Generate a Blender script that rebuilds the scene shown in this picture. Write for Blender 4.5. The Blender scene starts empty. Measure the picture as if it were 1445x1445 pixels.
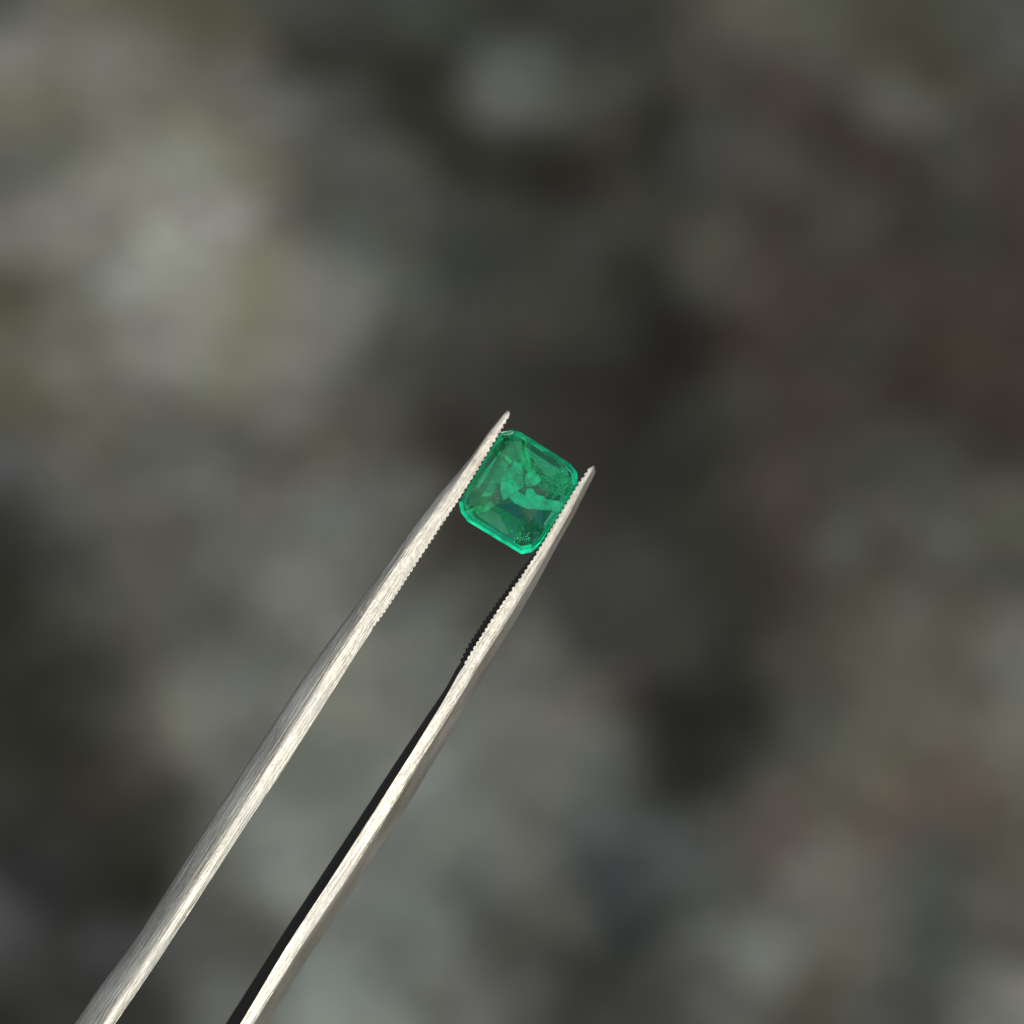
import bpy, bmesh, math, random
import numpy as np
from mathutils import Vector, Matrix, noise

random.seed(7)
# ------------------------------------------------------------------ camera
PITCH = math.radians(62)          # looking down at the ground
D = 0.12                          # tweezers are held 12 cm from the lens
FRAME = 0.06                      # width of the picture in the plane of focus
CAMZ = 0.70
S = FRAME / 1445.0
sc = bpy.context.scene
cam_d = bpy.data.cameras.new('camera')
cam = bpy.data.objects.new('camera', cam_d)
sc.collection.objects.link(cam)
sc.camera = cam
cam_d.sensor_width = 36
cam_d.lens = 36 * D / FRAME
cam_d.clip_start = 0.002
cam_d.clip_end = 3000
cam_d.dof.use_dof = True
cam_d.dof.focus_distance = D
cam_d.dof.aperture_fstop = cam_d.lens / 3.6
f_dir = Vector((0, math.cos(PITCH), -math.sin(PITCH)))
u_dir = Vector((0, math.sin(PITCH), math.cos(PITCH)))
r_dir = Vector((1, 0, 0))
CAM = Vector((0, 0, CAMZ))
ROT = Matrix((r_dir, u_dir, -f_dir)).transposed()      # columns: right, up, towards camera
cam.matrix_world = Matrix.Translation(CAM) @ ROT.to_4x4()
FOC = CAM + f_dir * D

# ------------------------------------------------------------------ light
SUN_EL, SUN_AZ = math.radians(37), math.radians(172)   # azimuth clockwise from +Y
sun_v = Vector((math.sin(SUN_AZ) * math.cos(SUN_EL), math.cos(SUN_AZ) * math.cos(SUN_EL), math.sin(SUN_EL)))
w = bpy.data.worlds.new('World')
sc.world = w
w.use_nodes = True
nt = w.node_tree
nt.nodes.clear()
sky = nt.nodes.new('ShaderNodeTexSky')
sky.sky_type = 'NISHITA'
sky.sun_disc = False
sky.sun_elevation = SUN_EL
sky.sun_rotation = SUN_AZ
bg = nt.nodes.new('ShaderNodeBackground')
bg.inputs[1].default_value = 0.07
wo = nt.nodes.new('ShaderNodeOutputWorld')
nt.links.new(sky.outputs[0], bg.inputs[0])
nt.links.new(bg.outputs[0], wo.inputs[0])
sun_d = bpy.data.lights.new('sun', 'SUN')
sun_d.energy = 4.0
sun_d.angle = math.radians(0.5)
sun_d.color = (1.0, 0.96, 0.89)
sun = bpy.data.objects.new('sun', sun_d)
sc.collection.objects.link(sun)
sun.rotation_euler = sun_v.to_track_quat('Z', 'Y').to_euler()
sc.view_settings.view_transform = 'Standard'
sc.view_settings.look = 'None'
sc.view_settings.exposure = 0
sc.view_settings.gamma = 1
sc.cycles.max_bounces = 24
sc.cycles.transmission_bounces = 24
sc.cycles.transparent_max_bounces = 24
sc.cycles.glossy_bounces = 8
sc.cycles.sample_clamp_indirect = 6
sc.cycles.blur_glossy = 0.3
sc.cycles.use_denoising = True

# ------------------------------------------------------------------ helpers
def link(o, parent=None):
    sc.collection.objects.link(o)
    if parent is not None:
        o.parent = parent
    return o

def mesh_obj(name, verts, faces, mat, parent=None, smooth=False):
    me = bpy.data.meshes.new(name)
    me.from_pydata([tuple(v) for v in verts], [], faces)
    me.update()
    if mat:
        me.materials.append(mat)
    if smooth:
        for p in me.polygons:
            p.use_smooth = True
    return link(bpy.data.objects.new(name, me), parent)

def at(px, py, z=0.0):
    """point seen at (px, py) of the photograph, z metres nearer than the plane of focus"""
    k = S * (D - z) / D
    return Vector(((px - 722.5) * k, (722.5 - py) * k, z))

def lin(c):
    c = np.asarray(c, float) / 255.0
    return np.where(c <= 0.04045, c / 12.92, ((c + 0.055) / 1.055) ** 2.4)

class N:
    """small node-tree helper"""
    def __init__(self, name):
        self.m = bpy.data.materials.new(name)
        self.m.use_nodes = True
        self.t = self.m.node_tree
        self.t.nodes.clear()
        self.out = self.t.nodes.new('ShaderNodeOutputMaterial')
    def n(self, typ, **kw):
        nd = self.t.nodes.new(typ)
        for k, v in kw.items():
            if k.startswith('i_'):
                key = k[2:]
                key = int(key) if key.isdigit() else key.replace('_', ' ')
                nd.inputs[key].default_value = v
            else:
                setattr(nd, k, v)
        return nd
    def l(self, a, b):
        self.t.links.new(a, b)
    def math(self, op, a, b=None, clamp=False):
        nd = self.n('ShaderNodeMath', operation=op, use_clamp=clamp)
        for i, x in enumerate((a, b)):
            if x is None: continue
            if isinstance(x, (int, float)): nd.inputs[i].default_value = x
            else: self.l(x, nd.inputs[i])
        return nd.outputs[0]
    def ramp(self, src, stops):
        nd = self.n('ShaderNodeValToRGB')
        cr = nd.color_ramp
        while len(cr.elements) < len(stops): cr.elements.new(0.5)
        for e, (p, c) in zip(cr.elements, stops):
            e.position = p
            e.color = c if len(c) == 4 else (*c, 1)
        self.l(src, nd.inputs[0])
        return nd.outputs[0]

# ------------------------------------------------------------------ ground
# colour of the stone, lichen and soil, with the shade of hollows painted in, where it lies in the view (spots read off the place)
PATCH = """10,5,45,45,42 40,35,120,122,116 10,75,118,118,114 90,20,100,100,85 150,85,114,114,108 200,30,88,88,72 270,60,85,82,68 330,60,84,84,68 50,120,96,96,82
210,88,112,112,106 320,110,108,108,103 250,110,104,104,92 400,10,72,75,68 460,30,72,74,70 420,90,58,58,48 470,80,54,54,46 150,130,110,112,100 40,160,105,104,90
240,150,104,102,88 330,155,96,92,78 390,160,108,110,108 450,170,76,80,76 110,185,98,98,84 60,230,92,98,85 20,240,94,94,88 150,215,122,124,116 270,210,126,132,118
220,240,126,128,120 350,220,112,112,98 380,250,108,104,88 440,260,68,70,64 80,290,128,128,120 140,290,120,120,112 200,270,124,124,114 330,320,134,136,130 280,300,130,130,122
400,300,100,100,92 460,310,78,82,76 30,330,108,108,100 120,340,118,120,112 220,380,138,142,132 180,400,130,134,126 100,390,106,108,100 20,420,86,84,68 375,385,112,114,92
430,400,124,124,118 200,445,108,108,100 110,450,98,98,86 270,460,128,128,122 350,460,114,112,94 440,460,110,110,104 300,400,126,128,118 470,400,92,98,92 510,60,58,60,52
560,10,76,80,72 570,120,48,47,38 620,110,50,50,42 550,150,54,56,48 640,30,62,66,58 720,35,54,56,50 720,115,104,108,102 700,135,100,104,100 680,150,88,90,86
760,150,86,90,84 735,95,92,96,90 790,100,68,70,62 840,50,60,62,56 900,40,60,62,56 940,20,68,68,60 860,140,76,78,70 910,180,44,43,34 860,190,66,66,56
640,160,52,50,38 640,205,46,46,38 700,215,48,48,40 770,250,40,38,30 800,230,44,42,34 830,260,50,48,42 520,220,84,86,80 500,160,80,82,78 580,260,74,76,70
560,310,72,74,68 490,330,80,84,78 490,430,106,108,104 600,430,78,82,76 660,390,60,64,58 700,290,64,66,60 680,340,56,60,54 760,330,58,58,52 820,350,66,68,62
900,290,64,64,58 900,400,48,48,42 860,450,60,62,55 950,330,62,62,54 740,440,66,66,60 550,470,66,68,60 950,460,40,38,36 660,470,66,66,62 1060,20,88,88,78
1000,60,78,78,68 1170,80,80,82,74 1130,30,82,84,74 1240,60,72,72,58 1350,30,74,76,66 1430,30,80,82,78 1040,100,72,68,62 1030,150,66,66,56 1260,140,90,92,84
1370,160,74,75,66 1310,90,66,66,54 1110,140,76,68,60 1180,180,64,58,50 1230,230,66,58,52 1290,270,62,56,50 1110,230,74,76,68 1000,220,74,76,76 990,270,58,60,52
1070,250,74,68,60 1130,300,64,58,50 1200,300,72,74,66 1170,330,70,72,62 1360,230,70,72,64 1350,310,62,64,56 1430,200,72,66,58 1430,270,70,62,55 1000,350,78,80,70
1010,400,74,76,68 1050,420,76,68,62 1100,400,64,58,52 1200,400,68,60,54 1300,400,66,60,54 1430,400,66,60,54 975,460,38,38,34 1210,470,64,66,58 1150,460,68,62,54
1300,470,64,58,50 30,500,96,96,84 100,510,106,108,100 250,500,112,114,108 310,510,104,108,88 380,510,112,112,104 460,500,96,98,92 60,580,84,82,68 20,560,78,80,66
160,560,100,100,92 400,570,106,106,98 250,580,92,92,84 160,640,84,86,76 100,620,98,96,88 370,640,80,82,74 470,620,88,86,76 230,650,88,92,84 270,680,100,103,98
15,660,84,86,86 10,720,46,48,42 50,740,66,70,70 90,700,92,94,88 200,720,92,92,84 370,710,98,98,90 460,740,102,106,100 250,750,86,86,78 15,800,42,42,34
60,800,66,68,62 110,790,66,68,62 180,780,92,92,84 330,780,96,100,92 20,880,42,42,36 60,880,68,70,62 150,850,86,88,80 250,850,88,90,82 430,840,108,112,104
130,900,58,58,50 130,945,44,44,38 200,920,82,82,74 290,880,80,82,76 350,920,94,98,92 40,940,52,52,44 965,500,40,38,32 1020,500,58,50,44 1045,565,72,74,64
1000,590,58,60,54 1090,540,68,60,54 1180,500,64,66,60 1160,560,66,60,54 1270,550,60,52,44 1400,520,66,60,52 1270,590,58,52,46 1390,620,60,54,46 1430,600,64,60,50
1260,620,68,72,62 1050,630,58,56,48 1130,620,68,60,54 970,660,50,52,46 1100,690,78,72,64 1160,660,70,72,64 1240,670,70,72,60 1300,650,78,80,72 1290,700,84,84,78
1380,690,80,80,74 1190,760,92,96,92 1240,760,80,80,70 1320,760,86,88,82 1400,740,88,90,76 1140,720,66,58,50 1110,790,60,54,46 1000,740,58,58,50 1050,780,54,54,48
970,800,56,58,52 1240,790,74,72,60 1180,830,78,80,70 1130,820,70,62,54 1000,860,50,52,46 1060,850,54,54,46 970,910,66,68,62 1100,900,66,66,58 1030,940,44,44,40
1290,870,88,90,84 1360,870,84,84,70 1430,930,100,102,96 1210,920,78,78,68 1270,930,92,92,80 1130,930,68,68,60 1400,820,84,84,78 30,980,50,50,42 130,1000,66,68,62
90,1020,46,46,40 190,980,82,82,76 260,1010,108,110,98 310,980,104,108,104 330,1050,96,98,92 50,1070,46,46,40 200,1060,70,68,62 120,1110,54,52,46 80,1210,54,54,56
60,1160,44,46,40 20,1110,54,56,50 150,1200,50,50,42 200,1240,40,40,32 240,1190,52,54,46 120,1260,42,42,36 15,1320,76,78,80 20,1400,56,56,50 10,1440,34,34,30
80,1340,50,50,46 130,1320,68,70,72 60,1420,60,60,54 380,1170,106,114,108 420,1110,104,108,100 400,1240,112,118,112 330,1280,80,80,74 270,1350,84,86,82 290,1410,100,104,98
230,1410,54,54,50 300,1200,90,92,86 500,1000,112,114,104 560,1010,108,112,104 490,1060,104,112,104 690,1080,104,108,98 640,1000,102,108,102 720,1000,104,106,98 800,1010,98,98,90
850,1060,104,108,102 770,1100,106,110,100 610,1120,114,120,114 630,1180,106,112,104 850,1160,90,98,96 760,1160,92,94,86 560,1220,104,110,104 650,1250,92,96,90 740,1230,102,104,98
590,1290,106,116,112 700,1300,76,78,72 760,1240,100,102,96 800,1280,88,88,80 680,1260,84,90,88 610,1340,110,116,112 520,1400,118,128,122 540,1420,112,120,114 610,1390,86,86,80
560,1350,92,96,90 880,1100,78,80,74 950,1090,40,42,36 930,1000,46,46,40 870,980,70,68,62 830,960,88,88,82 930,1050,50,50,46 900,1200,72,76,74 950,1200,68,74,74
850,1230,56,64,66 840,1280,50,58,60 880,1330,48,52,50 780,1330,70,72,66 740,1400,76,78,76 820,1400,54,56,54 880,1420,62,64,62 660,1430,98,102,98 930,1270,66,68,66
710,1340,72,72,66 950,1400,76,78,74 1050,990,40,40,34 1000,1040,44,44,38 980,1100,42,44,42 1150,1000,74,76,68 1260,970,90,90,80 1350,980,82,82,72 1250,1040,86,86,72
1330,1040,96,94,86 1420,1050,98,100,90 1210,1080,94,96,88 1150,1110,82,84,74 1070,1090,64,66,60 1360,1090,88,80,74 1280,1080,80,80,66 1120,1150,92,84,78 1190,1130,84,84,66
1220,1150,84,78,68 1270,1140,98,88,80 1380,1130,84,76,68 1320,1100,82,76,66 1430,1130,92,94,84 1100,1190,92,84,78 1030,1190,82,80,74 1230,1190,90,84,76 1060,1220,80,80,68
1170,1200,104,106,96 1200,1240,108,108,98 1310,1200,76,80,74 1390,1200,78,78,68 1430,1230,88,86,76 990,1160,70,72,66 970,1210,96,104,104 975,1260,66,70,64 1070,1340,114,118,112
1150,1300,104,106,96 1220,1280,96,98,90 1290,1270,78,82,76 1330,1330,70,76,70 1400,1320,76,76,68 1430,1290,90,86,80 990,1330,82,86,82 1030,1300,92,94,86 1140,1410,76,76,66
1210,1370,92,92,82 1250,1400,80,82,76 1400,1400,104,106,100 1430,1430,112,114,108 1020,1420,96,98,92 970,1430,70,74,70 1280,1430,70,72,70 1150,1250,106,106,98 550,520,75,76,70
550,640,80,80,72 620,620,52,50,44 560,700,95,96,92 700,530,62,62,56 760,560,60,60,54 800,640,58,56,52 900,560,44,42,38 880,650,48,48,42 870,780,66,66,66
830,870,60,62,58 620,780,60,58,50 700,760,52,52,46 690,700,58,56,48 640,850,88,92,86 700,850,66,66,58 600,900,100,104,98 740,900,100,102,98 800,900,72,72,66
850,900,62,62,58 860,850,58,60,56 780,800,62,62,58 880,710,50,50,46 910,800,60,60,58 940,700,50,50,46 920,900,60,60,56 520,560,90,90,82 820,560,48,46,42
620,540,70,70,64 540,780,90,92,84 740,960,96,98,92"""
pp = np.array([[float(a) for a in t.split(',')] for t in PATCH.split()])
P_XY, P_C = pp[:, :2], lin(pp[:, 2:5])
ALBEDO_GAIN = 0.99
MEAN_C = P_C.mean(0)

def axis(lo, hi, step, far):
    a = list(np.arange(lo, hi + step / 2, step))
    s, x = step, a[-1]
    out = []
    while x < far:
        s *= 1.35; x += s; out.append(x)
    s, x = step, a[0]
    pre = []
    while x > -far:
        s *= 1.35; x -= s; pre.append(x)
    return np.array(pre[::-1] + a + out)

gx = axis(-0.36, 0.36, 0.003, 1200)
gc = CAMZ / math.tan(PITCH)
gy = axis(gc - 0.36, gc + 0.42, 0.003, 1200)
X, Y = np.meshgrid(gx, gy)
Z = np.zeros_like(X)
for j in range(X.shape[0]):
    for i in range(X.shape[1]):
        x, y = X[j, i], Y[j, i]
        r = math.hypot(x, y - gc)
        if r < 3.0:
            fall = 1 if r < 0.5 else max(0, 1 - (r - 0.5) / 2.5)
            p = Vector((x, y, 0))
            h = 0.008 * noise.noise(p * 7) + 0.0018 * noise.noise(p * 26 + Vector((3, 1, 0)))
            if r < 0.6:
                h += 0.0012 * noise.noise(p * 70 + Vector((8, 2, 0)))
            Z[j, i] = h * fall
        else:
            Z[j, i] = 0
verts = np.stack([X, Y, Z], -1).reshape(-1, 3)
# where each vertex lies in the picture, to lay the rock's tones and painted shade there
rel = verts - np.array(CAM)
zc = rel @ np.array(f_dir)
zc_s = np.where(zc > 0.05, zc, np.nan)
vx = 722.5 + (rel @ np.array(r_dir)) / zc_s * D / S
vy = 722.5 - (rel @ np.array(u_dir)) / zc_s * D / S
cols = np.tile(MEAN_C, (len(verts), 1))
inside = np.where((vx > -400) & (vx < 1845) & (vy > -400) & (vy < 1845))[0]
for k in range(0, len(inside), 4000):
    idx = inside[k:k + 4000]
    # ragged patch borders: shift the lookup by a little noise
    jx = np.array([noise.noise(Vector(v) * 60) for v in verts[idx]]) * 24
    jy = np.array([noise.noise(Vector(v) * 60 + Vector((9, 9, 9))) for v in verts[idx]]) * 24
    d2 = (np.clip(vx[idx], 0, 1445)[:, None] + jx[:, None] - P_XY[None, :, 0]) ** 2 + (np.clip(vy[idx], 0, 1445)[:, None] + jy[:, None] - P_XY[None, :, 1]) ** 2
    wgt = np.exp(-(d2 - d2.min(1, keepdims=True)) / (2 * 30.0 ** 2))
    c = (wgt @ P_C) / wgt.sum(1, keepdims=True)
    out = np.maximum(np.maximum(-vx[idx], vx[idx] - 1445), np.maximum(-vy[idx], vy[idx] - 1445))
    t = np.clip(out / 400, 0, 1)[:, None]
    cols[idx] = c * (1 - t) + MEAN_C * t
lum = cols.mean(1, keepdims=True)
ml = MEAN_C.mean()
hue = 1 + (cols / lum - 1) * 0.95
cols = hue * ml * (lum / ml) ** 1.22 * np.array([1.025, 0.985, 0.955])
cols = np.clip(cols * ALBEDO_GAIN, 0.006, 0.6)
nx, ny = len(gx), len(gy)
faces = [(j * nx + i, j * nx + i + 1, (j + 1) * nx + i + 1, (j + 1) * nx + i) for j in range(ny - 1) for i in range(nx - 1)]

g = N('weathered_rock')
att = g.n('ShaderNodeAttribute', attribute_name='stone_and_shade')
tc = g.n('ShaderNodeTexCoord')
n1 = g.n('ShaderNodeTexNoise', i_Scale=130.0, i_Detail=6.0, i_Roughness=0.62)
g.l(tc.outputs['Object'], n1.inputs['Vector'])
n2 = g.n('ShaderNodeTexNoise', i_Scale=26.0, i_Detail=4.0, i_Roughness=0.55)
g.l(tc.outputs['Object'], n2.inputs['Vector'])
f1 = g.ramp(n1.outputs[0], [(0.32, (0.58, 0.58, 0.57)), (0.68, (1.42, 1.42, 1.42))])
f2 = g.ramp(n2.outputs[0], [(0.32, (0.92, 0.91, 0.89)), (0.68, (1.08, 1.09, 1.10))])
m1 = g.n('ShaderNodeMix', data_type='RGBA', blend_type='MULTIPLY'); m1.inputs[0].default_value = 1
g.l(att.outputs['Color'], m1.inputs[6]); g.l(f1, m1.inputs[7])
m2 = g.n('ShaderNodeMix', data_type='RGBA', blend_type='MULTIPLY'); m2.inputs[0].default_value = 1
g.l(m1.outputs[2], m2.inputs[6]); g.l(f2, m2.inputs[7])
bs = g.n('ShaderNodeBsdfPrincipled', i_Roughness=0.85)
bs.inputs['Specular IOR Level'].default_value = 0.12
g.l(m2.outputs[2], bs.inputs['Base Color'])
bp = g.n('ShaderNodeBump', i_Strength=0.5, i_Distance=0.002)
g.l(n1.outputs[0], bp.inputs['Height']); g.l(bp.outputs[0], bs.inputs['Normal'])
g.l(bs.outputs[0], g.out.inputs[0])
gm = bpy.data.meshes.new('ground')
gm.from_pydata(verts.tolist(), [], faces)
gm.materials.append(g.m)
ca = gm.color_attributes.new('stone_and_shade', 'FLOAT_COLOR', 'POINT')
ca.data.foreach_set('color', np.concatenate([cols, np.ones((len(cols), 1))], 1).astype(np.float32).ravel())
for p in gm.polygons: p.use_smooth = True
ground = link(bpy.data.objects.new('ground', gm))
ground['kind'] = 'structure'
ground['label'] = 'blurred mottled grey and brown rocky ground far below the tweezers'

# ------------------------------------------------------------------ metal
def metal(name, base, rough, dark=0.0, bumps=1.0):
    k = N(name)
    tc = k.n('ShaderNodeTexCoord')
    mp = k.n('ShaderNodeMapping')
    mp.inputs['Rotation'].default_value = (0, 0, math.radians(-56.5))
    k.l(tc.outputs['Object'], mp.inputs['Vector'])
    def nz(sx, sy, detail=4, rgh=0.6):
        m = k.n('ShaderNodeVectorMath', operation='MULTIPLY')
        m.inputs[1].default_value = (sx, sy, sy)
        k.l(mp.outputs[0], m.inputs[0])
        t = k.n('ShaderNodeTexNoise', i_Scale=1.0, i_Detail=float(detail), i_Roughness=rgh)
        k.l(m.outputs[0], t.inputs['Vector'])
        return t.outputs[0]
    scr = nz(420, 9000)          # drawn scratches along the arm
    mot = nz(3000, 11000, 4, 0.7)      # etched mottling
    big = nz(160, 500, 2)        # slow tarnishing
    pits = nz(7000, 7000, 2)
    lines = nz(110, 14000, 3, 0.5)   # sparse long scratches
    dent = nz(900, 1500, 2)          # hand-finished unevenness
    colf = k.ramp(mot, [(0.30, tuple(c * 0.80 for c in base)), (0.55, base), (0.75, tuple(min(1, c * 1.18) for c in base))])
    colb = k.ramp(big, [(0.3, (0.84, 0.80, 0.74)), (0.7, (1.06, 1.06, 1.06))])
    mx = k.n('ShaderNodeMix', data_type='RGBA', blend_type='MULTIPLY'); mx.inputs[0].default_value = 1
    k.l(colf, mx.inputs[6]); k.l(colb, mx.inputs[7])
    lc = k.ramp(lines, [(0.36, (0.35, 0.32, 0.28)), (0.44, (1, 1, 1)), (0.60, (1, 1, 1)), (0.68, (1.5, 1.5, 1.45))])
    mx0 = mx
    mx = k.n('ShaderNodeMix', data_type='RGBA', blend_type='MULTIPLY'); mx.inputs[0].default_value = 0.4
    k.l(mx0.outputs[2], mx.inputs[6]); k.l(lc, mx.inputs[7])
    b = k.n('ShaderNodeBsdfPrincipled', i_Metallic=0.76)
    ta = k.n('ShaderNodeAttribute', attribute_name='inner_shade')
    mt = k.n('ShaderNodeMix', data_type='RGBA'); mt.inputs[7].default_value = (0.11, 0.095, 0.10, 1)  # near-black tone that paints the shade of the inner faces
    k.l(ta.outputs['Fac'], mt.inputs[0]); k.l(mx.outputs[2], mt.inputs[6])
    k.l(mt.outputs[2], b.inputs['Base Color'])
    r = k.math('ADD', k.math('ADD', k.math('MULTIPLY', scr, 0.35), k.math('MULTIPLY', big, 0.5)), rough - 0.42)
    k.l(r, b.inputs['Roughness'])
    h = k.math('ADD', k.math('MULTIPLY', scr, 1.5), k.math('ADD', k.math('MULTIPLY', mot, 0.25), k.math('ADD', k.math('MULTIPLY', pits, 0.08), k.math('MULTIPLY', dent, 1.2))))
    bp = k.n('ShaderNodeBump', i_Strength=0.55 * bumps, i_Distance=0.00006)
    k.l(h, bp.inputs['Height']); k.l(bp.outputs[0], b.inputs['Normal'])
    k.l(b.outputs[0], k.out.inputs[0])
    return k.m

steel = metal('brushed_steel', (0.43, 0.42, 0.38), 0.51)

# ------------------------------------------------------------------ tweezers
ET = np.array([-0.551, 0.8345]); EN = np.array([0.8345, 0.551])
def line(pts):
    a = np.array(pts, float)
    t = a @ ET; n = a @ EN
    o = np.argsort(t)
    return t[o], n[o]
def ev(ln, t):
    # hand-finished steel has no kinks: average along the arm, less near the tip
    h = max(2.0, min(28.0, (t - ln[0][0]) * 0.35))
    return float(np.mean([np.interp(t + d * h, ln[0], ln[1]) for d in (-1, -0.6, -0.2, 0.2, 0.6, 1)]))
def px_of(t, n):
    return t * ET + n * EN

L_R = line([(722, 582), (704.7, 611.5), (676.5, 659.7), (647, 707), (618.7, 748.7), (580.6, 806.8), (553.6, 850.4), (528.7, 883.6), (505.9, 916.9), (478, 962), (399.5, 1086.7), (358, 1147), (287.6, 1257), (213, 1371), (163, 1444), (-32, 1740)])
L_L = line([(715, 579), (693, 605), (653, 661), (636.6, 677), (620, 697), (576.5, 753), (545, 798.5), (499.6, 858.7), (454, 919), (416, 974.6), (349.6, 1078), (304, 1147), (191, 1325.6), (145, 1385), (108, 1440), (-92, 1735)])
L_M = line([(716.5, 580), (694.5, 608), (658, 662), (632, 700), (598, 743), (569, 786), (531, 842), (522, 859), (487, 913), (458, 961), (385, 1076), (341, 1147), (285.5, 1236), (225, 1332), (150, 1444), (-50, 1742)])
R_A = line([(833, 657), (814, 684.6), (791, 722.8), (764.5, 767.6), (753, 783), (738.5, 797), (713.6, 834.7), (688.7, 865.9), (672, 893), (647, 932), (641, 955), (624, 978), (562, 1070), (503.8, 1159.5), (408.7, 1302.8), (319, 1444), (122, 1742)])
R_B = line([(834.5, 657.5), (831, 661), (814, 684.6), (791, 722.8), (764.5, 767.6), (746.8, 797), (709.5, 849), (676, 901), (653.4, 938.5), (632.7, 978), (582.8, 1059), (527, 1147), (466.8, 1240.5), (402.5, 1338), (340, 1444), (146, 1740)])
R_M = line([(838, 659), (823, 685), (803, 726), (776, 775), (722, 866), (688.7, 916), (651, 980), (605.5, 1053.6), (547.8, 1149), (485.5, 1248.8), (431.5, 1325), (365, 1434), (168, 1735)])
R_R = line([(840, 659), (841, 666), (819, 709.5), (806, 736), (787.8, 766), (759, 822), (726, 878), (705, 917.8), (684.6, 951), (659.6, 994.6), (630.6, 1044), (570.6, 1145), (491.8, 1265), (421, 1373), (377.6, 1444), (186, 1736)])

mm = 0.001
tip_l, tip_r = 717 * ET[0] + 579 * ET[1], 837.5 * ET[0] + 656.5 * ET[1]
T_END = tip_l + 2650
base_pt = at(*px_of(T_END, 800), -2 * mm)   # refined below

def depth(t, tip):
    """thickness of an arm away from the camera, metres"""
    s = t - tip
    return np.interp(s, [0, 20, 120, 400, 1000, 1700, 2650], [0.30, 0.55, 1.1, 2.1, 3.2, 4.5, 5.0]) * mm

def n_tail(t, side, n_here):
    """beyond the frame the arms bow and run together to the joint"""
    return n_here

tw = bpy.data.objects.new('tweezers', None)
link(tw)
tw.empty_display_size = 0.01

# centre-line values at the point where measured lines end
T_CUT = 1680 * ET[1] + 0 * ET[0]

def arm_section(side, t):
    """section points (t, n, z) from inner-front edge round the front to the outer-back"""
    tip = tip_l if side < 0 else tip_r
    s = t - tip
    Wd = depth(t, tip)
    tt = min(t, TCUTS[side])
    if side < 0:
        ni, nm, no = ev(L_R, tt), ev(L_M, tt), ev(L_L, tt)
        nback = ni - np.interp(s, [0, 100, 1000], [0.5, 3, 14])
    else:
        ni, nm, no = ev(R_B, tt), ev(R_M, tt), ev(R_R, tt)
        nback = ev(R_A, tt)
    if t > tt:   # off-frame tail: same section, drifting towards the joint
        k = (t - tt) / (T_END - tt)
        mid = 0.5 * (ev(L_M, TCUTS[-1]) + ev(R_M, TCUTS[1]))
        cen = 0.5 * (ni + no)
        bow = math.cos(k * math.pi / 2) ** 0.9 if k < 1 else 0.0
        tgt = mid + side * 22
        new = tgt + (cen - tgt) * bow
        sh = new - cen
        ni, nm, no, nback = ni + sh, nm + sh, no + sh, nback + sh
    if side < 0:
        Wf = 0.72
        zi = np.interp(s, [0, 60, 300, 700], [-0.02, -0.09, -0.27, -0.25]) * mm
        pts = [(ni, zi)]
        for q in (0.33, 0.66): pts.append((ni + (nm - ni) * q, zi * (1 - q) ** 1.4))
        pts.append((nm, 0.0))
        drop = min(0.85 * Wd, float(np.interp(s, [0, 500, 900], [0.42, 0.48, 0.60])) * abs(no - nm) * S)
        # flat-ish outer flank rounded at both ends
        for q, zq in ((0.08, 0.01), (0.20, 0.06), (0.40, 0.20), (0.6, 0.40), (0.8, 0.62), (0.90, 0.75), (0.96, 0.87)):
            pts.append((nm + (no - nm) * q, -drop * zq))
        pts.append((no, -drop))
        pts.append((no + 0.12 * (ni - no), -Wd))
    else:
        pts = [(ni, 0.0)]
        zm = -0.10 * mm * min(1, s / 200 + 0.2)
        for q in (0.33, 0.66): pts.append((ni + (nm - ni) * q, zm * q ** 2))
        pts.append((nm, zm))
        drop = 1.0 * Wd
        for q, zq in ((0.08, 0.03), (0.22, 0.13), (0.42, 0.29), (0.62, 0.46), (0.80, 0.64), (0.92, 0.80), (0.985, 0.92)):
            pts.append((nm + (no - nm) * q, zm - drop * zq))
        pts.append((no, -drop + zm))
        pts.append((no - 0.12 * (no - ni), -Wd))
    pts.append((nback, -Wd))
    return pts
TCUTS = {-1: float((np.array([163, 1444]) @ ET)) + 60, 1: float((np.array([340, 1444]) @ ET)) + 60}

# the serrations end here
SER = {-1: float(np.array([528, 885]) @ ET), 1: float(np.array([650, 938]) @ ET)}
base_local = at(*px_of(T_END, 0.5 * (ev(L_M, TCUTS[-1]) + ev(R_M, TCUTS[1]))), -2.5 * mm)
tw.matrix_world = Matrix.Translation(FOC + ROT @ base_local) @ ROT.to_4x4()

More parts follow.
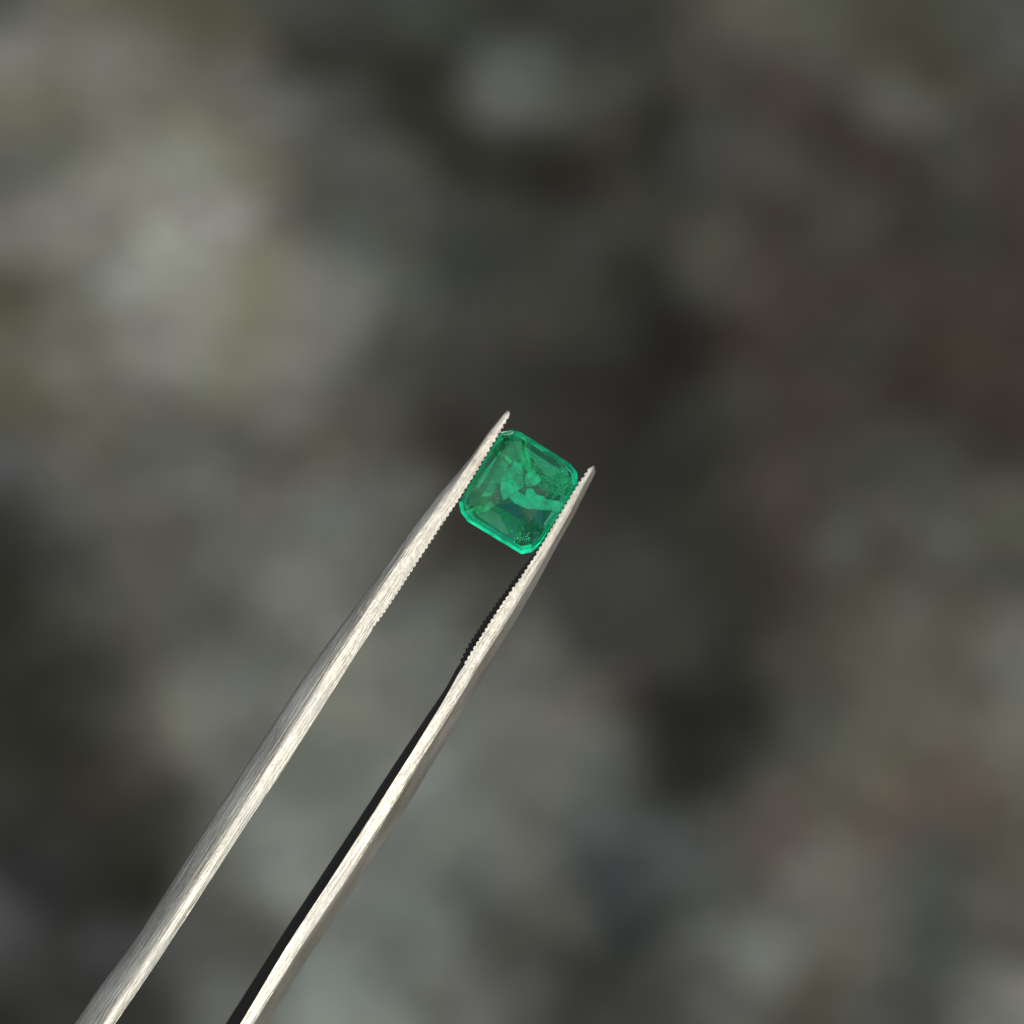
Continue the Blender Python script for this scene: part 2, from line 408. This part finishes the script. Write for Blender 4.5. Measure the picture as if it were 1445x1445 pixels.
def build_arm(side):
    tip = tip_l if side < 0 else tip_r
    ts = [tip, tip + 0.8, tip + 2, tip + 4, tip + 7]
    t = tip + 10
    while t < TCUTS[side]:
        ts.append(t); t += 6
    while t < T_END:
        ts.append(t); t += 40
    ts.append(T_END)
    vs, rows = [], []
    for t in ts:
        s = t - tip
        sec = arm_section(side, t)
        cn = sum(p[0] for p in sec) / len(sec); czz = sum(p[1] for p in sec) / len(sec)
        k = 1.0
        if s < 9: k = math.sqrt(max(0.0, 1 - (1 - s / 9) ** 2)) * 0.85 + 0.15
        inset = 0.0
        if s > 4 and t < SER[side] + 8:
            inset = 1.7 * min(1, (SER[side] + 8 - t) / 10) * min(1, (s - 4) / 10)
        wob = 0.18 * noise.noise(Vector((t * 0.05, side * 7, 0))) + 0.15 * noise.noise(Vector((t * 0.17, side * 3, 5)))
        row = []
        for i, (n, z) in enumerate(sec):
            n2 = cn + (n - cn) * k; z2 = czz + (z - czz) * k
            if i == 0 or i == len(sec) - 1:
                n2 += side * inset
            elif i == 1: n2 += side * inset * 0.6
            if i >= 4: n2 += wob
            p = px_of(t, n2)
            row.append(len(vs)); vs.append(at(p[0], p[1], z2) - base_local)
        rows.append(row)
    m = len(rows[0]); fs = []
    for a, b in zip(rows, rows[1:]):
        for i in range(m):
            j = (i + 1) % m
            fs.append((a[i], a[j], b[j], b[i]) if side > 0 else (a[j], a[i], b[i], b[j]))
    fs.append(tuple(rows[0][::-1]) if side > 0 else tuple(rows[0]))
    fs.append(tuple(rows[-1]) if side > 0 else tuple(rows[-1][::-1]))
    o = mesh_obj('arm', vs, fs, steel, tw, smooth=True)
    bm = bmesh.new(); bm.from_mesh(o.data)
    bmesh.ops.recalc_face_normals(bm, faces=bm.faces)
    bm.to_mesh(o.data); bm.free()
    # crisp edges: inner-front, inner-back, outer-back
    ta = o.data.attributes.new('inner_shade', 'FLOAT', 'FACE')  # shade of the inner face, put into its colour
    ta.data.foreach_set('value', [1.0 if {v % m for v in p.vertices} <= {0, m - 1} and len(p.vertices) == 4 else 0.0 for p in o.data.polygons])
    sharp = {0, m - 1, m - 2}
    for e in o.data.edges:
        a, b = e.vertices
        if a % m == b % m and (a % m) in sharp:
            e.use_edge_sharp = True
    # serration: one small rounded ridge after another across the gripping face
    tv, tf = [], []
    pitch = 7.7
    t = tip + 9
    while t < SER[side]:
        sec = arm_section(side, t)
        ni, zi = sec[0]; nb, zb = sec[-1]
        jj = random.uniform(-0.3, 0.35) + (0.45 if (side < 0 and t > SER[side] - 90) else 0.0)
        j2 = random.uniform(-0.5, 0.5)
        prof = [(-3.6, 2.4), (-2.9, 0.6), (-1.4 + j2, -0.6 + jj), (1.0 + j2, -0.7 + jj), (2.6, 0.4), (3.5, 2.4)]
        ring = []
        for (nn, zz, e) in ((ni, zi - 0.01 * mm, 0.5), (ni, zi - 0.06 * mm, 0.0), (nb, zb + 0.02 * mm, 0.0)):
            r_ = []
            for (dt, dn) in prof:
                q = px_of(t + dt, nn + side * (dn + e))
                r_.append(len(tv)); tv.append(at(q[0], q[1], zz) - base_local)
            ring.append(r_)
        for a, b in zip(ring, ring[1:]):
            for i in range(len(prof) - 1):
                tf.append((a[i], a[i + 1], b[i + 1], b[i]))
            tf.append((a[-1], a[0], b[0], b[-1]))
        tf.append(tuple(ring[0])); tf.append(tuple(ring[-1][::-1]))
        t += pitch + random.uniform(-0.5, 0.5)
    so = mesh_obj('serration', tv, tf, steel, o)
    bm = bmesh.new(); bm.from_mesh(so.data)
    bmesh.ops.recalc_face_normals(bm, faces=bm.faces)
    bm.to_mesh(so.data); bm.free()
    # the ridges are bright only on the narrow front edge; shade is painted on their gripping faces as on the arm's inner face
    ta = so.data.attributes.new('inner_shade', 'FLOAT', 'FACE')
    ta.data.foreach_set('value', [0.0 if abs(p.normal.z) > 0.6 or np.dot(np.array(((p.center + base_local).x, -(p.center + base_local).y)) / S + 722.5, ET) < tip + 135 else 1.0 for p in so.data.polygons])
    so['kind'] = 'stuff'
    return o

arm_l = build_arm(-1)
arm_r = build_arm(1)
arm_l['label'] = 'left arm with bright ridge and wide grey flank'
arm_r['label'] = 'right arm with its shaded inner face showing'
# joint at the far end, out of the picture
jb = bmesh.new()
bmesh.ops.create_cube(jb, size=1)
ang = math.atan2(ET[1], ET[0])
for v in jb.verts:
    q = px_of(v.co.x * 150 + T_END - 40, v.co.y * 84 + 0.5 * (ev(L_M, TCUTS[-1]) + ev(R_M, TCUTS[1])))
    v.co = at(q[0], q[1], -2.5 * mm + v.co.z * 5.6 * mm) - base_local
bmesh.ops.bevel(jb, geom=jb.edges[:], offset=0.0006, segments=2, affect='EDGES')
jm = bpy.data.meshes.new('joint'); jb.to_mesh(jm); jb.free(); jm.materials.append(steel)
link(bpy.data.objects.new('joint', jm), tw)
tw['label'] = 'pointed steel gem tweezers with serrated tips gripping the green stone'
tw['category'] = 'tweezers'

# ------------------------------------------------------------------ emerald
OUT8 = [(707, 610), (722, 606), (736, 610.5), (805, 654.5), (814, 666), (817, 684), (764, 768), (751, 779), (736, 782), (660, 736), (650.5, 723), (647.5, 709)]
OUT8 = [np.array(p, float) for p in OUT8]
GC = sum(OUT8) / 12
def ringpts(scale, off=(0, 0), jit=0.0, rnd=None, shrink_corner=0.0):
    out = []
    for i, p in enumerate(OUT8):
        q = GC + (p - GC) * scale + np.array(off)
        if jit: q = q + np.array([rnd.uniform(-jit, jit), rnd.uniform(-jit, jit)])
        out.append(q)
    return out
rnd = random.Random(5)
G0 = -0.45 * mm      # girdle level
levels = [
    (ringpts(0.885, (0.5, -1.2)), G0 + 0.46 * mm, 0.0),
    (ringpts(0.95, (0.2, -0.5)), G0 + 0.27 * mm, 0.35),
    (ringpts(1.0), G0 + 0.03 * mm, 0.95),
    (ringpts(1.0, (0, 0)), G0 - 0.13 * mm, 1.0),
    (ringpts(0.80, (0.5, 0.5), 2.0, rnd), G0 - 0.95 * mm, 0.0),
    (ringpts(0.50, (2, 1), 4.0, rnd), G0 - 1.95 * mm, 0.0),
]
gem_base = at(GC[0], GC[1], G0)
gv, gf, frost_glow = [], [], []
rows = []
for ring, z, _ in levels:
    row = []
    for q in ring:
        row.append(len(gv)); gv.append(at(q[0], q[1], z) - gem_base)
    rows.append(row)
gf.append(tuple(rows[0])); frost_glow.append(0.0)
for k in range(len(rows) - 1):
    fr = levels[k + 1][2]
    for i in range(12):
        j = (i + 1) % 12
        gf.append((rows[k][i], rows[k + 1][i], rows[k + 1][j], rows[k][j])); frost_glow.append(fr)
kA = len(gv); q = GC + np.array([14, -20.0]); gv.append(at(q[0], q[1], G0 - 2.75 * mm) - gem_base)
kB = len(gv); q = GC + np.array([-6, 12.0]); gv.append(at(q[0], q[1], G0 - 2.85 * mm) - gem_base)
own = [kA] * 6 + [kB] * 6
lr = rows[-1]
for i in range(12):
    j = (i + 1) % 12
    a, b = own[i], own[j]
    if a == b: gf.append((lr[i], a, lr[j]))
    else: gf.append((lr[i], a, b, lr[j]))
    frost_glow.append(0.0)

e = N('emerald')
fa = e.n('ShaderNodeAttribute', attribute_name='frost_glow')  # frosting, with light glowing from the rim put into a diffuse green
tc = e.n('ShaderNodeTexCoord')
gn = e.n('ShaderNodeTexNoise', i_Scale=1400.0, i_Detail=4.0, i_Roughness=0.6)
e.l(tc.outputs['Object'], gn.inputs['Vector'])
gl = e.n('ShaderNodeBsdfGlass', i_IOR=1.577, i_Roughness=0.0)
gl.inputs['Color'].default_value = (0.93, 1.0, 0.97, 1)
bp = e.n('ShaderNodeBump', i_Strength=0.05, i_Distance=0.00004)
e.l(gn.outputs[0], bp.inputs['Height']); e.l(bp.outputs[0], gl.inputs['Normal'])
tr = e.n('ShaderNodeBsdfTransparent'); tr.inputs[0].default_value = (0.35, 0.97, 0.65, 1)
df = e.n('ShaderNodeBsdfDiffuse'); df.inputs[0].default_value = (0.015, 0.90, 0.46, 1)
tl = e.n('ShaderNodeBsdfTranslucent'); tl.inputs[0].default_value = (0.02, 0.85, 0.45, 1)
a1 = e.n('ShaderNodeMixShader', i_Fac=0.0); e.l(gl.outputs[0], a1.inputs[1]); e.l(tr.outputs[0], a1.inputs[2])
a2 = e.n('ShaderNodeMixShader', i_Fac=0.15); e.l(df.outputs[0], a2.inputs[1]); e.l(tl.outputs[0], a2.inputs[2])
a3 = e.n('ShaderNodeMixShader')
fn = e.n('ShaderNodeTexNoise', i_Scale=900.0, i_Detail=3.0, i_Roughness=0.6)
e.l(tc.outputs['Object'], fn.inputs['Vector'])
fv = e.n('ShaderNodeMapRange'); e.l(fn.outputs[0], fv.inputs[0])
fv.inputs[1].default_value = 0.35; fv.inputs[2].default_value = 0.6; fv.inputs[3].default_value = 0.4; fv.inputs[4].default_value = 0.98
e.l(e.math('ADD', e.math('MULTIPLY', fa.outputs['Fac'], fv.outputs[0]), 0.012), a3.inputs[0])
e.l(a1.outputs[0], a3.inputs[1]); e.l(a2.outputs[0], a3.inputs[2])
e.l(a3.outputs[0], e.out.inputs[0])
va = e.n('ShaderNodeVolumeAbsorption'); va.inputs[0].default_value = (0.12, 0.86, 0.58, 1); va.inputs[1].default_value = 450
e.l(va.outputs[0], e.out.inputs[1])
em = bpy.data.meshes.new('emerald')
em.from_pydata([tuple(v) for v in gv], [], gf)
bm = bmesh.new(); bm.from_mesh(em)
bmesh.ops.recalc_face_normals(bm, faces=bm.faces)
bm.to_mesh(em); bm.free()
em.materials.append(e.m)
# glow of the rim painted facet by facet
rim_glow = [0.40, 0.60, 0.62, 0.80, 0.65, 0.80, 0.85, 1.0, 1.0, 0.95, 1.0, 0.60]
inn = [0.10, 0.45, 0.20, 0.15, 0.45, 0.15, 0.12, 0.45, 0.30, 0.45, 0.10, 0.12]
for i in range(12):
    frost_glow[1 + i] = inn[i]
    frost_glow[13 + i] = rim_glow[i]
fl = em.attributes.new('frost_glow', 'FLOAT', 'FACE')
fl.data.foreach_set('value', frost_glow)
gem = link(bpy.data.objects.new('emerald', em))
gem.matrix_world = Matrix.Translation(FOC + ROT @ gem_base) @ ROT.to_4x4()
gem['label'] = 'small faceted green gemstone gripped between the serrated tweezer tips'
gem['category'] = 'gemstone'

# inclusions: torn veils and specks inside the stone
iv, fi = [], []
def veil(cx, cy, z, w_, h_, rot, tilt, seed, nseg=10):
    base = len(iv)
    for j in range(nseg + 1):
        for i in range(nseg + 1):
            a, b = (i / nseg - 0.5) * w_, (j / nseg - 0.5) * h_
            zz = z * mm + (a * tilt[0] + b * tilt[1]) * S + 0.12 * mm * noise.noise(Vector((a * 0.12, b * 0.12, seed)))
            x = a * math.cos(rot) - b * math.sin(rot); y = a * math.sin(rot) + b * math.cos(rot)
            iv.append(at(cx + x, cy + y, G0 + zz) - gem_base)
    for j in range(nseg):
        for i in range(nseg):
            fi.append((base + j * (nseg + 1) + i, base + j * (nseg + 1) + i + 1, base + (j + 1) * (nseg + 1) + i + 1, base + (j + 1) * (nseg + 1) + i))
veil(738, 665, -0.25, 34, 50, 0.5, (0.15, 0.1), 1)
veil(782, 678, -0.25, 38, 44, 0.9, (0.2, -0.1), 3)
rr = random.Random(3)
for k in range(70):      # specks, most of them by the lower corner
    if k < 38: cx, cy = 742 + rr.gauss(0, 11), 757 + rr.gauss(0, 6) - abs(rr.gauss(0, 5))
    else: cx, cy = 740 + rr.gauss(0, 26), 690 + rr.gauss(0, 24)
    zz = G0 + (0.25 - abs(rr.gauss(0, 0.35))) * mm
    b = len(iv); a0 = rr.uniform(0, 6.28); sz = rr.uniform(0.5, 1.6)
    for q in range(3):
        iv.append(at(cx + sz * math.cos(a0 + q * 2.2), cy + sz * math.sin(a0 + q * 1.9), zz + rr.uniform(-0.02, 0.02) * mm) - gem_base)
    fi.append((b, b + 1, b + 2))
iw = N('inclusion_veil')
tc = iw.n('ShaderNodeTexCoord')
nn = iw.n('ShaderNodeTexNoise', i_Scale=1500.0, i_Detail=6.0, i_Roughness=0.68, i_Distortion=0.8)
iw.l(tc.outputs['Object'], nn.inputs['Vector'])
fac = iw.ramp(nn.outputs[0], [(0.42, (0, 0, 0)), (0.62, (0.8, 0.8, 0.8))])
d1 = iw.n('ShaderNodeBsdfDiffuse'); d1.inputs[0].default_value = (0.10, 0.85, 0.50, 1)
t1 = iw.n('ShaderNodeBsdfTranslucent'); t1.inputs[0].default_value = (0.10, 0.85, 0.50, 1)
x1 = iw.n('ShaderNodeMixShader', i_Fac=0.5); iw.l(d1.outputs[0], x1.inputs[1]); iw.l(t1.outputs[0], x1.inputs[2])
tp = iw.n('ShaderNodeBsdfTransparent')
x2 = iw.n('ShaderNodeMixShader'); iw.l(fac, x2.inputs[0]); iw.l(tp.outputs[0], x2.inputs[1]); iw.l(x1.outputs[0], x2.inputs[2])
iw.l(x2.outputs[0], iw.out.inputs[0])
# facet reflections, painted as tinted planes inside the stone
def gleam_mat(name, col, op, lo=0.25, hi=0.6):
    k = N(name)
    tc = k.n('ShaderNodeTexCoord')
    nz = k.n('ShaderNodeTexNoise', i_Scale=1100.0, i_Detail=4.0, i_Roughness=0.6)
    k.l(tc.outputs['Object'], nz.inputs['Vector'])
    at_ = k.n('ShaderNodeAttribute', attribute_name='fade')
    mr = k.n('ShaderNodeMapRange'); k.l(nz.outputs[0], mr.inputs[0])
    mr.inputs[1].default_value = lo; mr.inputs[2].default_value = hi; mr.inputs[3].default_value = 0.35; mr.inputs[4].default_value = 1.0
    al = k.math('MULTIPLY', k.math('MULTIPLY', mr.outputs[0], at_.outputs['Fac']), op)
    d_ = k.n('ShaderNodeBsdfDiffuse'); d_.inputs[0].default_value = (*col, 1)
    t_ = k.n('ShaderNodeBsdfTransparent')
    m_ = k.n('ShaderNodeMixShader'); k.l(al, m_.inputs[0]); k.l(t_.outputs[0], m_.inputs[1]); k.l(d_.outputs[0], m_.inputs[2])
    k.l(m_.outputs[0], k.out.inputs[0])
    return k.m
def painted_reflection(poly, z0, tilt, mat, edge=0.2):
    p = [np.array((620 + a / 6.02, 560 + b / 6.02)) for a, b in poly]
    c = sum(p) / len(p)
    vs, fd = [], []
    for sc_, f_ in ((0.0, 1.0), (0.55, 1.0), (0.9, 0.9), (1.0, edge)):
        for q in (p if sc_ > 0 else [c]):
            w_ = c + (q - c) * sc_
            d_ = w_ - c
            vs.append(at(w_[0], w_[1], G0 + z0 * mm + (d_[0] * tilt[0] + d_[1] * tilt[1]) * S) - gem_base); fd.append(f_)
    n_ = len(p); fs = [(0, 1 + i, 1 + (i + 1) % n_) for i in range(n_)]
    for k in range(2):
        for i in range(n_):
            j = (i + 1) % n_
            fs.append((1 + k * n_ + i, 1 + (k + 1) * n_ + i, 1 + (k + 1) * n_ + j, 1 + k * n_ + j))
    o = mesh_obj('painted_reflection', vs, fs, mat, gem)
    fa_ = o.data.attributes.new('fade', 'FLOAT', 'POINT'); fa_.data.foreach_set('value', fd)
    return o
F1 = gleam_mat('bright_reflection', (0.10, 1.0, 0.66), 1.0, 0.3, 0.6)
F2 = gleam_mat('soft_reflection', (0.12, 1.0, 0.64), 0.85, 0.35, 0.62)
F3 = gleam_mat('milky_reflection', (0.42, 0.90, 0.68), 0.36, 0.3, 0.6)
F4 = gleam_mat('mottled_reflection', (0.10, 0.75, 0.42), 0.40, 0.42, 0.62)
F5 = gleam_mat('dull_reflection', (0.55, 0.70, 0.55), 0.24, 0.3, 0.6)
painted_reflection([(520, 700), (600, 600), (640, 545), (700, 560), (715, 700), (720, 760), (665, 800), (600, 850), (545, 885), (515, 800)], -0.26, (0.05, 0.0), F2, 0.6)
painted_reflection([(715, 700), (740, 650), (790, 625), (850, 660), (870, 700), (840, 750), (740, 770)], -0.16, (0.1, -0.2), F2, 0.3)
painted_reflection([(590, 855), (665, 800), (700, 850), (730, 840), (740, 780), (790, 775), (830, 830), (900, 850), (850, 940), (750, 955), (640, 905)], -0.18, (0, 0.1), F1, 0.5)
painted_reflection([(820, 850), (1060, 890), (1110, 860), (1060, 940), (1010, 970), (750, 955)], -0.18, (0.1, 0.1), F2, 0.25)
painted_reflection([(560, 430), (620, 380), (700, 380), (705, 520), (600, 580), (470, 570)], -0.30, (-0.2, 0.1), F3, 0.6)
painted_reflection([(470, 570), (600, 560), (560, 700), (510, 740), (330, 735), (420, 640)], -0.32, (-0.1, 0.2), F3, 0.7)
painted_reflection([(740, 560), (900, 570), (1100, 660), (1070, 860), (880, 800), (870, 690), (770, 620)], -0.25, (0.1, 0.1), F4, 0.1)
painted_reflection([(235, 830), (330, 745), (430, 725), (500, 775), (520, 870), (465, 945), (330, 955), (260, 920)], -0.15, (0.1, 0.1), F5, 0.9)
painted_reflection([(290, 985), (430, 950), (510, 1000), (600, 1170), (560, 1170)], -0.15, (0.1, 0.1), F5, 0.4)
painted_reflection([(525, 300), (600, 287), (640, 308), (600, 338), (535, 330)], 0.08, (0.0, 0.0), gleam_mat('painted_glint', (0.85, 1.0, 0.92), 1.0, 0.2, 0.4), 0.7)  # white glint at the upper corner, painted as a pale plane
# needles and crumbs of crystal, glints and bright streaks put into their pale colour
nv, nf = [], []
def inside_gem(cx, cy):
    p = GC + (np.array([cx, cy]) - GC) / 0.89      # kept within the table outline
    for i in range(12):
        a, b = OUT8[i], OUT8[(i + 1) % 12]
        if (b[0] - a[0]) * (p[1] - a[1]) - (b[1] - a[1]) * (p[0] - a[0]) < 0: return False
    return True
def flake(cx, cy, z, ln_, wd_, a):
    if not inside_gem(cx, cy): return
    b = len(nv)
    for (u, v) in ((-ln_, 0), (0, -wd_), (ln_, 0), (0, wd_)):
        nv.append(at(cx + u * math.cos(a) - v * math.sin(a), cy + u * math.sin(a) + v * math.cos(a), G0 + z * mm + 0.02 * mm * rr.uniform(-1, 1)) - gem_base)
    nf.append((b, b + 1, b + 2, b + 3))
for k in range(46):
    flake(741 + rr.gauss(0, 9), 762 - abs(rr.gauss(0, 6)) + rr.gauss(0, 2), rr.uniform(-0.1, 0.3), rr.uniform(0.5, 2.0), rr.uniform(0.3, 0.8), rr.uniform(0, 3.1))
for k in range(34):
    flake(657 + rr.gauss(0, 4), 722 + rr.gauss(0, 7), rr.uniform(-0.1, 0.15), rr.uniform(0.6, 2.2), rr.uniform(0.3, 0.8), rr.uniform(0, 3.1))
for k in range(60):
    flake(738 + rr.gauss(0, 22), 672 + rr.gauss(0, 20), rr.uniform(-0.5, 0.1), rr.uniform(0.6, 2.6), rr.uniform(0.2, 0.5), rr.gauss(0.6, 0.7))
ndl = mesh_obj('crystal_glints', nv, nf, gleam_mat('glint_crystal', (0.35, 1.0, 0.68), 0.9, 0.1, 0.3), gem)
nfa = ndl.data.attributes.new('fade', 'FLOAT', 'POINT'); nfa.data.foreach_set('value', [1.0] * len(nv))
ndl['kind'] = 'stuff'
inc = mesh_obj('inclusions', iv, fi, iw.m, gem, smooth=True)
inc['kind'] = 'stuff'
